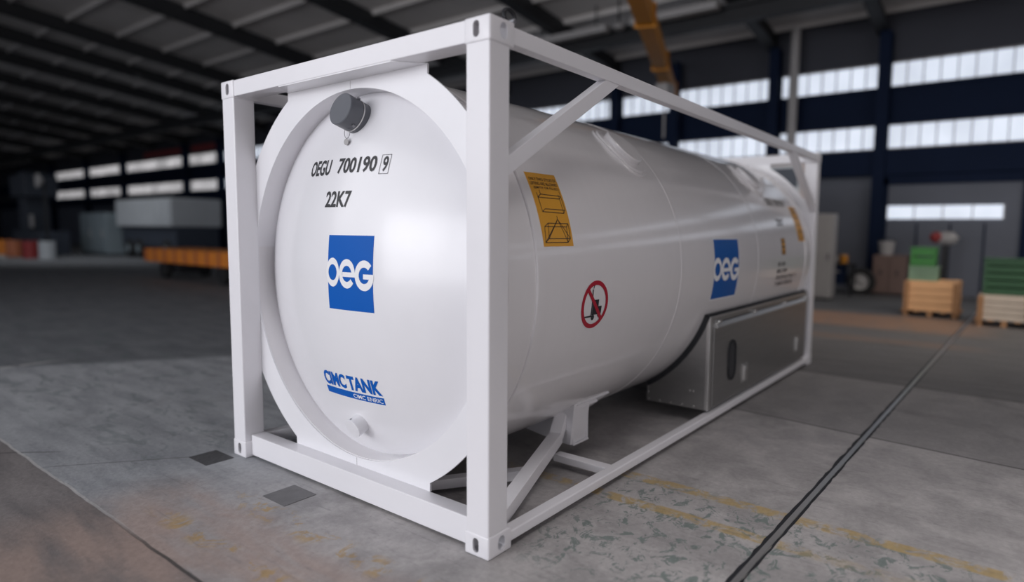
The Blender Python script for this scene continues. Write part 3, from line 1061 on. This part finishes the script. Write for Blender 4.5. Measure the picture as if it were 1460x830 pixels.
bm = cyl_bm((0, 0, 0), .021, .002, 'y', 28)
bm.transform(Matrix.Translation((1.194, .128, zv - .165)) @ Matrix.Diagonal((1.0, 1, .9, 1)))
part('wire_tag', bm, M['pale'], parent=vent)
def tilt(objs, ang, piv):
    mt = Matrix.Translation(piv) @ Matrix.Rotation(ang, 4, 'X') @ Matrix.Translation(-Vector(piv))
    for q in objs:
        q.data.transform(mt)


for q in [vent] + list(vent.children):
    if not q.name.startswith('wire'):
        tilt([q], R(-17), (1.216, .205, zv + .012))
        q.data.transform(Matrix.Translation((0, 0, -.022)))
stub = part('drain_stub', lathe([(.26, 0), (.26, .075), (.19, .066), (.175, .062), (.105, .062), (.102, .058), (.102, 0)], (1.222, 0, .402), 'y', 48), M['head'], smooth=40)
part('stub_mark', box(1.214, 1.226, .112, .124, .4635, .4655), M['wire'], parent=stub)

tilt([stub] + list(stub.children), R(20), (1.222, .19, .42))
for q in [stub] + list(stub.children):
    q.data.transform(Matrix.Translation((0, 0, .022)))


# ------------------------------------------------------------------ lettering and stickers
def on_head(off):
    def f(u, v):
        r = math.hypot(u - XC, v - ZP)
        return Vector((u, head_y(r) - off, v))
    return f


def on_shell(off):
    def f(u, v):                       # u = Y, v = angle in degrees
        a = R(v)
        return Vector((XC + (RT + off) * math.cos(a), u, ZC + (RT + off) * math.sin(a)))
    return f


def decal(name, bm2, fmap, m, parent, gu=.03, gv=.03):
    """Cut a flat 2-D mesh by a grid and lay it on the curved surface."""
    us = [v.co.x for v in bm2.verts]
    vs = [v.co.y for v in bm2.verts]
    for lo, hi, g, ax in ((min(us), max(us), gu, 0), (min(vs), max(vs), gv, 1)):
        if not g:
            continue
        k = math.ceil((lo + 1e-6) / g)
        while k * g < hi - 1e-6:
            no = (1, 0, 0) if ax == 0 else (0, 1, 0)
            co = (k * g, 0, 0) if ax == 0 else (0, k * g, 0)
            bmesh.ops.bisect_plane(bm2, geom=bm2.verts[:] + bm2.edges[:] + bm2.faces[:], plane_co=co, plane_no=no, dist=1e-7)
            k += 1
    for v in bm2.verts:
        v.co = fmap(v.co.x, v.co.y)
    me_obj = link_mesh(name, bm2, m, parent, 60)
    return me_obj


def poly2(polys):
    bm = bmesh.new()
    for p in polys:
        bm.faces.new([bm.verts.new((x, y, 0)) for x, y in p])
    bmesh.ops.triangulate(bm, faces=bm.faces[:])
    return bm


def rect(u0, u1, v0, v1):
    return [(u0, v0), (u1, v0), (u1, v1), (u0, v1)]


def seg(p, q, w, asp=1.):
    """Thin bar from p to q in a frame where v counts asp times u."""
    dx, dy = q[0] - p[0], (q[1] - p[1]) * asp
    ln = math.hypot(dx, dy) or 1
    nx, ny = -dy / ln * w / 2, dx / ln * w / 2 / asp
    return [(p[0] + nx, p[1] + ny), (p[0] - nx, p[1] - ny), (q[0] - nx, q[1] - ny), (q[0] + nx, q[1] + ny)]


def arc_polys(cx, cy, ro, ri, a0, a1, n=40):
    out = []
    for k in range(n):
        a, b = R(a0 + (a1 - a0) * k / n), R(a0 + (a1 - a0) * (k + 1) / n)
        out.append([(cx + ro[0] * math.cos(a), cy + ro[1] * math.sin(a)), (cx + ro[0] * math.cos(b), cy + ro[1] * math.sin(b)),
                    (cx + ri[0] * math.cos(b), cy + ri[1] * math.sin(b)), (cx + ri[0] * math.cos(a), cy + ri[1] * math.sin(a))])
    return out


def text2(s, u0, u1, v0, v1, bold=0., shear=0.):
    cu = bpy.data.curves.new('t', 'FONT')
    cu.body = s
    cu.size = 1
    cu.offset = bold
    cu.shear = shear
    cu.resolution_u = 3
    o = bpy.data.objects.new('t', cu)
    COL.objects.link(o)
    dg = bpy.context.evaluated_depsgraph_get()
    dg.update()
    ev = o.evaluated_get(dg)
    bm = bmesh.new()
    bm.from_mesh(ev.to_mesh())
    ev.to_mesh_clear()
    bpy.data.objects.remove(o)
    bpy.data.curves.remove(cu)
    bmesh.ops.triangulate(bm, faces=bm.faces[:])
    xs = [v.co.x for v in bm.verts]
    ys = [v.co.y for v in bm.verts]
    xa, xb, ya, yb = min(xs), max(xs), min(ys), max(ys)
    for v in bm.verts:
        v.co.x = u0 + (v.co.x - xa) / (xb - xa) * (u1 - u0)
        v.co.y = v0 + (v.co.y - ya) / (yb - ya) * (v1 - v0)
        v.co.z = 0
    return bm


# front head
O1, O2, O3 = .0008, .0018, .0028
decal('serial_lettering', text2('OEGU', .845, 1.082, 1.930, 2.026, .026), on_head(O2), M['ink'], HEAD)
decal('serial_lettering', text2('700190', 1.158, 1.492, 1.934, 2.027, .026), on_head(O2), M['ink'], HEAD)
decal('check_digit', text2('9', 1.537, 1.575, 1.932, 2.020, .02), on_head(O2), M['ink'], HEAD)
e = .0028
decal('check_digit_box', poly2([rect(1.520, 1.588, 1.919, 1.919 + e), rect(1.520, 1.588, 2.029 - e, 2.029), rect(1.520, 1.520 + e, 1.919, 2.029), rect(1.588 - e, 1.588, 1.919, 2.029)]), on_head(O2), M['ink'], HEAD)
decal('type_lettering', text2('22K7', 1.098, 1.335, 1.736, 1.832, .026), on_head(O2), M['ink'], HEAD)
decal('logo_panel', poly2([rect(1.176, 1.556, 1.146, 1.576)]), on_head(O1), M['blue'], HEAD)


def logo_letters(mp):
    ps = arc_polys(1.222, 1.361, (.061, .084), (.039, .046), 0, 360, 48)
    ps += arc_polys(1.350, 1.357, (.068, .084), (.040, .046), -1, 322, 44)
    ps += [[(1.312, 1.339), (1.418, 1.339), (1.418, 1.366), (1.312, 1.366)]]
    ps += arc_polys(1.490, 1.352, (.073, .086), (.041, .046), 42, 352, 44)
    ps += [[(1.483, 1.332), (1.562, 1.332), (1.562, 1.360), (1.483, 1.360)]]
    return [[mp(x, y) for x, y in p] for p in ps]


def layered(name, polys, fm, m, parent, gu=.03, gv=.03):
    return decal(name, poly2(polys), fm, m, parent, gu, gv)


layered('logo_lettering', logo_letters(lambda x, y: (x, y)), on_head(O2), M['white'], HEAD)
decal('maker_lettering', text2('CIMC', .968, 1.203, .646, .738, .04), on_head(O2), M['blue'], HEAD)
decal('maker_lettering', text2('TANK', 1.222, 1.512, .646, .738, .045), on_head(O2), M['blue'], HEAD)
decal('maker_bar', poly2([rect(.965, 1.512, .588, .633)]), on_head(O1), M['blue'], HEAD)
decal('maker_lettering', text2('CIMC ENRIC', 1.247, 1.500, .5965, .6235, .008), on_head(O2), M['white'], HEAD)
# weld seam marks on the end plate
part('plate_seam', box(XC - .001, XC + .001, .1448, .146, 2.428, 2.475), M['pale'])
part('plate_seam', box(XC - .001, XC + .001, .1448, .146, .16, .208), M['pale'])

# side of the tank
G5 = 1.5
decal('logo_panel', poly2([rect(2.797, 3.365, -12.9, 11.2)]), on_shell(O1), M['blue2'], SHELL, 0, G5)
decal('logo_border', poly2([rect(2.787, 3.375, -13.3, -12.9), rect(2.787, 3.375, 11.2, 11.6), rect(2.787, 2.797, -12.9, 11.2), rect(3.365, 3.375, -12.9, 11.2)]), on_shell(O1), M['white'], SHELL, 0, G5)
layered('logo_lettering', logo_letters(lambda x, y: (2.797 + (x - 1.176) / .38 * .568, -12.9 + (y - 1.146) / .43 * 24.1)), on_shell(O2), M['white'], SHELL, 0, G5)
decal('serial_label', poly2([rect(4.56, 5.03, 28.7, 33.7), rect(5.05, 5.27, 28.7, 33.7)]), on_shell(O1), M['label'], SHELL, 0, G5)
decal('serial_lettering', text2('OEGU', 4.58, 4.80, 29.2, 33.2, .02), on_shell(O2), M['ink'], SHELL, 0, G5)
decal('serial_lettering', text2('700190 9', 4.86, 5.25, 29.2, 33.2, .02), on_shell(O2), M['ink'], SHELL, 0, G5)
decal('type_lettering', text2('22K7', 4.63, 4.89, 17.8, 21.6, .01), on_shell(O2), M['ink'], SHELL, 0, G5)
decal('amber_plate', poly2([rect(4.680, 4.792, 3.5, 11.1)]), on_shell(O2), M['amber'], SHELL, 0, G5)
decal('plate_border', poly2([rect(4.668, 4.804, 3.1, 11.5)]), on_shell(O1), M['ink'], SHELL, 0, G5)
decal('plate_mark', poly2([rect(4.70, 4.77, 9.2, 10.2), rect(4.70, 4.77, 6.6, 7.5), rect(4.70, 4.77, 4.2, 5.0)]), on_shell(O3), M['ink'], SHELL, 0, G5)
for s, ya, yb, vc in (('RID / ADR', 4.54, 4.80, -1.6), ('IMDG CFR49', 4.53, 4.89, -5.1), ('UN PORTABLE TANK T75', 4.52, 5.25, -8.4), ('TC IMPACT APPROVED', 4.52, 5.16, -11.7)):
    decal('approval_lettering', text2(s, ya, yb, vc - 1.05, vc + 1.05, .012), on_shell(O2), M['ink'], SHELL, 0, G5)


def sticker(y0, y1, flip=False):
    v0, v1 = 9.7, 30.0
    def mp(s, t):
        return (y0 + (y1 - y0) * s, v1 - (v1 - v0) * t)
    decal('lifting_sticker', poly2([rect(y0, y1, v0, v1)]), on_shell(O1), M['amber'], SHELL, .1, G5)
    f = on_shell(O2)
    for k, s in enumerate(('ONLY TWO STYLES OF', 'LIFTING ARE ALLOWED', '(EMPTY OR FILLED)')):
        a, b = mp(.07 + (.06 if k == 2 else 0), .072 + .064 * k + .044), mp(.95, .072 + .064 * k)
        decal('sticker_lettering', text2(s, a[0], b[0], a[1], b[1], .008), f, M['ink'], SHELL, 0, G5)
    Ls = []
    A = [(.16, .355), (.27, .31), (.93, .32), (.86, .36)]
    B = [(.17, .55), (.28, .51), (.94, .515), (.87, .56)]
    for q in (A, B):
        Ls += [(q[i], q[(i + 1) % 4]) for i in range(4)]
    Ls += [(A[0], B[0]), (A[3], B[3]), (A[2], B[2]), (A[1], (A[1][0], .25)), (A[2], (A[2][0], .25)), (A[0], (A[0][0], .29)), (A[3], (A[3][0], .30))]
    A = [(.13, .745), (.26, .70), (.93, .70), (.85, .745)]
    B = [(.08, .95), (.20, .90), (.92, .90), (.82, .95)]
    for q in (A, B):
        Ls += [(q[i], q[(i + 1) % 4]) for i in range(4)]
    ap = (.60, .645)
    Ls += [(ap, b) for b in B] + [(A[0], B[0]), (A[3], B[3]), (A[2], B[2]), (A[1], B[1]), (ap, (.60, .60))]
    asp = RT * R(1)
    ps = [seg(mp(*p), mp(*q), .0042, asp) for p, q in Ls]
    decal('lifting_diagram', poly2(ps), f, M['ink'], SHELL, 0, G5)


sticker(.466, .746)
sticker(5.335, 5.594)

# "no fork truck" sign
yc, vc, r0 = .970, -7.1, .146
kv = 1 / (RT * R(1))
fs, fs2, fs3 = on_shell(O1), on_shell(O2), on_shell(O3)
layered('prohibition_ring', arc_polys(yc, vc, (r0, r0 * kv), (.119, .119 * kv), 0, 360, 64), fs2, M['red'], SHELL, 0, G5)
def sg(x, y):
    return (yc + x, vc + y * kv)
truck = [[sg(*p) for p in q] for q in (
    rect(-.022, .040, -.062, .030), rect(.040, .078, -.060, -.012), rect(-.112, -.020, -.074, -.064),
    [(-.034, -.07), (-.024, -.07), (-.030, .095), (-.040, .095)], [(-.026, .10), (-.016, .118), (-.024, .122), (-.034, .10)])]
layered('fork_truck_symbol', truck + arc_polys(*sg(-.008, -.078), (.017, .017 * kv), (0.001, .001 * kv), 0, 360, 16) + arc_polys(*sg(.056, -.066), (.014, .014 * kv), (0.001, .001 * kv), 0, 360, 16), fs2, M['ink'], SHELL, 0, G5)
layered('prohibition_slash', [seg(sg(-.088, .096), sg(.088, -.096), .025, 1 / kv)], fs3, M['red'], SHELL, 0, G5)

# ------------------------------------------------------------------ valve cabinet under the tank flank
bx0, bx1, by0, by1, bz0, bz1 = 1.83, 2.400, 2.80, 5.84, .112, .915
RG = RT + .004
a_top = math.asin((bz1 - ZC) / RG)
a_bot = -math.acos((bx0 - XC) / RG)
arc = [(XC + RG * math.cos(a_top + (a_bot - a_top) * k / 24), ZC + RG * math.sin(a_top + (a_bot - a_top) * k / 24)) for k in range(25)]
CAB = part('valve_cabinet', prism([(bx0, bz0), (bx1, bz0), (bx1, bz1)] + arc, 'y', by0, by1), M['steel'], smooth=20)
# rubber seal along the tank
bm = bmesh.new()
ro = RG + .042
def seal_pts(r):
    return [(XC + r * math.cos(a_top + .012 + (a_bot - .02 - a_top) * k / 32), ZC + r * math.sin(a_top + .012 + (a_bot - .02 - a_top) * k / 32)) for k in range(33)]
add_prism(bm, seal_pts(RG - .003) + seal_pts(ro)[::-1], 'y', by0 - .010, by0 + .03)
add_box(bm, XC + RT * math.cos(a_top) - .01, bx1 - .012, by0 - .010, by1, bz1 - .004, bz1 + .018, .004)
part('rubber_seal', bm, M['rubber'], parent=CAB)
bm = bmesh.new()
add_box(bm, bx1 - .03, bx1 + .004, by0 - .004, by0 + .05, bz0, bz1, .004)
add_box(bm, bx1 - .03, bx1 + .006, by0 - .004, by1, bz1 - .022, bz1, .004)
part('edge_trim', bm, M['steel_light'], parent=CAB)
part('cabinet_door', box(bx1, bx1 + .012, 2.875, 5.80, .135, .825, .006), M['steel'], parent=CAB)
bm = bmesh.new()
add_prism(bm, [(bx1, .852), (bx1 + .035, .822), (bx1 + .035, .812), (bx1, .812)], 'y', 2.89, 5.81)
part('rain_strip', bm, M['steel_light'], parent=CAB, smooth=0)
part('hinge_gap', box(bx1 - .001, bx1 + .003, 2.99, 5.70, .853, .860), M['rubber'], parent=CAB)
for y in (2.985, 3.90, 4.90, 5.74):
    part('hinge', box(bx1, bx1 + .024, y - .03, y + .03, .846, .872, .006), M['steel_light'], parent=CAB)
part('handle_rim', bool_diff(prism(stadium(3.305, .475, .19, .37, 10), 'x', bx1 + .008, bx1 + .022), [prism(stadium(3.305, .475, .15, .33, 10), 'x', bx1 + .010, bx1 + .05)]), M['rubber'], parent=CAB)
part('handle_mesh', prism(stadium(3.305, .475, .152, .332, 10), 'x', bx1 + .009, bx1 + .014), M['grille'], parent=CAB)
for y, z in ((3.66, .30), (5.43, .33)):
    bm = bmesh.new()
    add_box(bm, bx1 + .011, bx1 + .018, y - .075, y + .075, z - .09, z + .09, .004)
    add_box(bm, bx1 + .016, bx1 + .034, y - .05, y - .015, z - .07, z + .07, .005)
    add_box(bm, bx1 + .016, bx1 + .028, y + .01, y + .055, z + .02, z + .06, .005)
    part('door_latch', bm, M['steel_light'], parent=CAB)
rv = [(bx1 - .022, bz0 + .03 + k * .0835) for k in range(10)] + [(bx0 + .02 + k * .107, bz0 + .018) for k in range(5)] + [(bx0 + .012, bz0 + .075), (bx0 + .012, bz0 + .125)] + [(2.24, .262), (2.27, .262)]
for x, z in rv:
    part('rivet', lathe([(by0 - .007, 0), (by0 - .006, .006), (by0 + .001, .009)], (x, 0, z), 'y', 10), M['steel_light'], parent=CAB)

# shackle lying on the top corner casting
t = thing('shackle', 'small black lifting shackle on the top front right corner of the tank frame', 'shackle', (2.395, .20, 2.592))
pts = [(2.37 + .0 * k, .215 + .040 * math.cos(a), 2.640 + .034 * math.sin(a)) for k, a in enumerate([math.tau * j / 20 for j in range(17)])]
link_mesh('bow', tube_bm(pts, .011, 10), M['rubber'], t)
link_mesh('pin', cyl_bm((2.345, .20, 2.608), .012, .075, 'x', 12, .002), M['wire'], t)
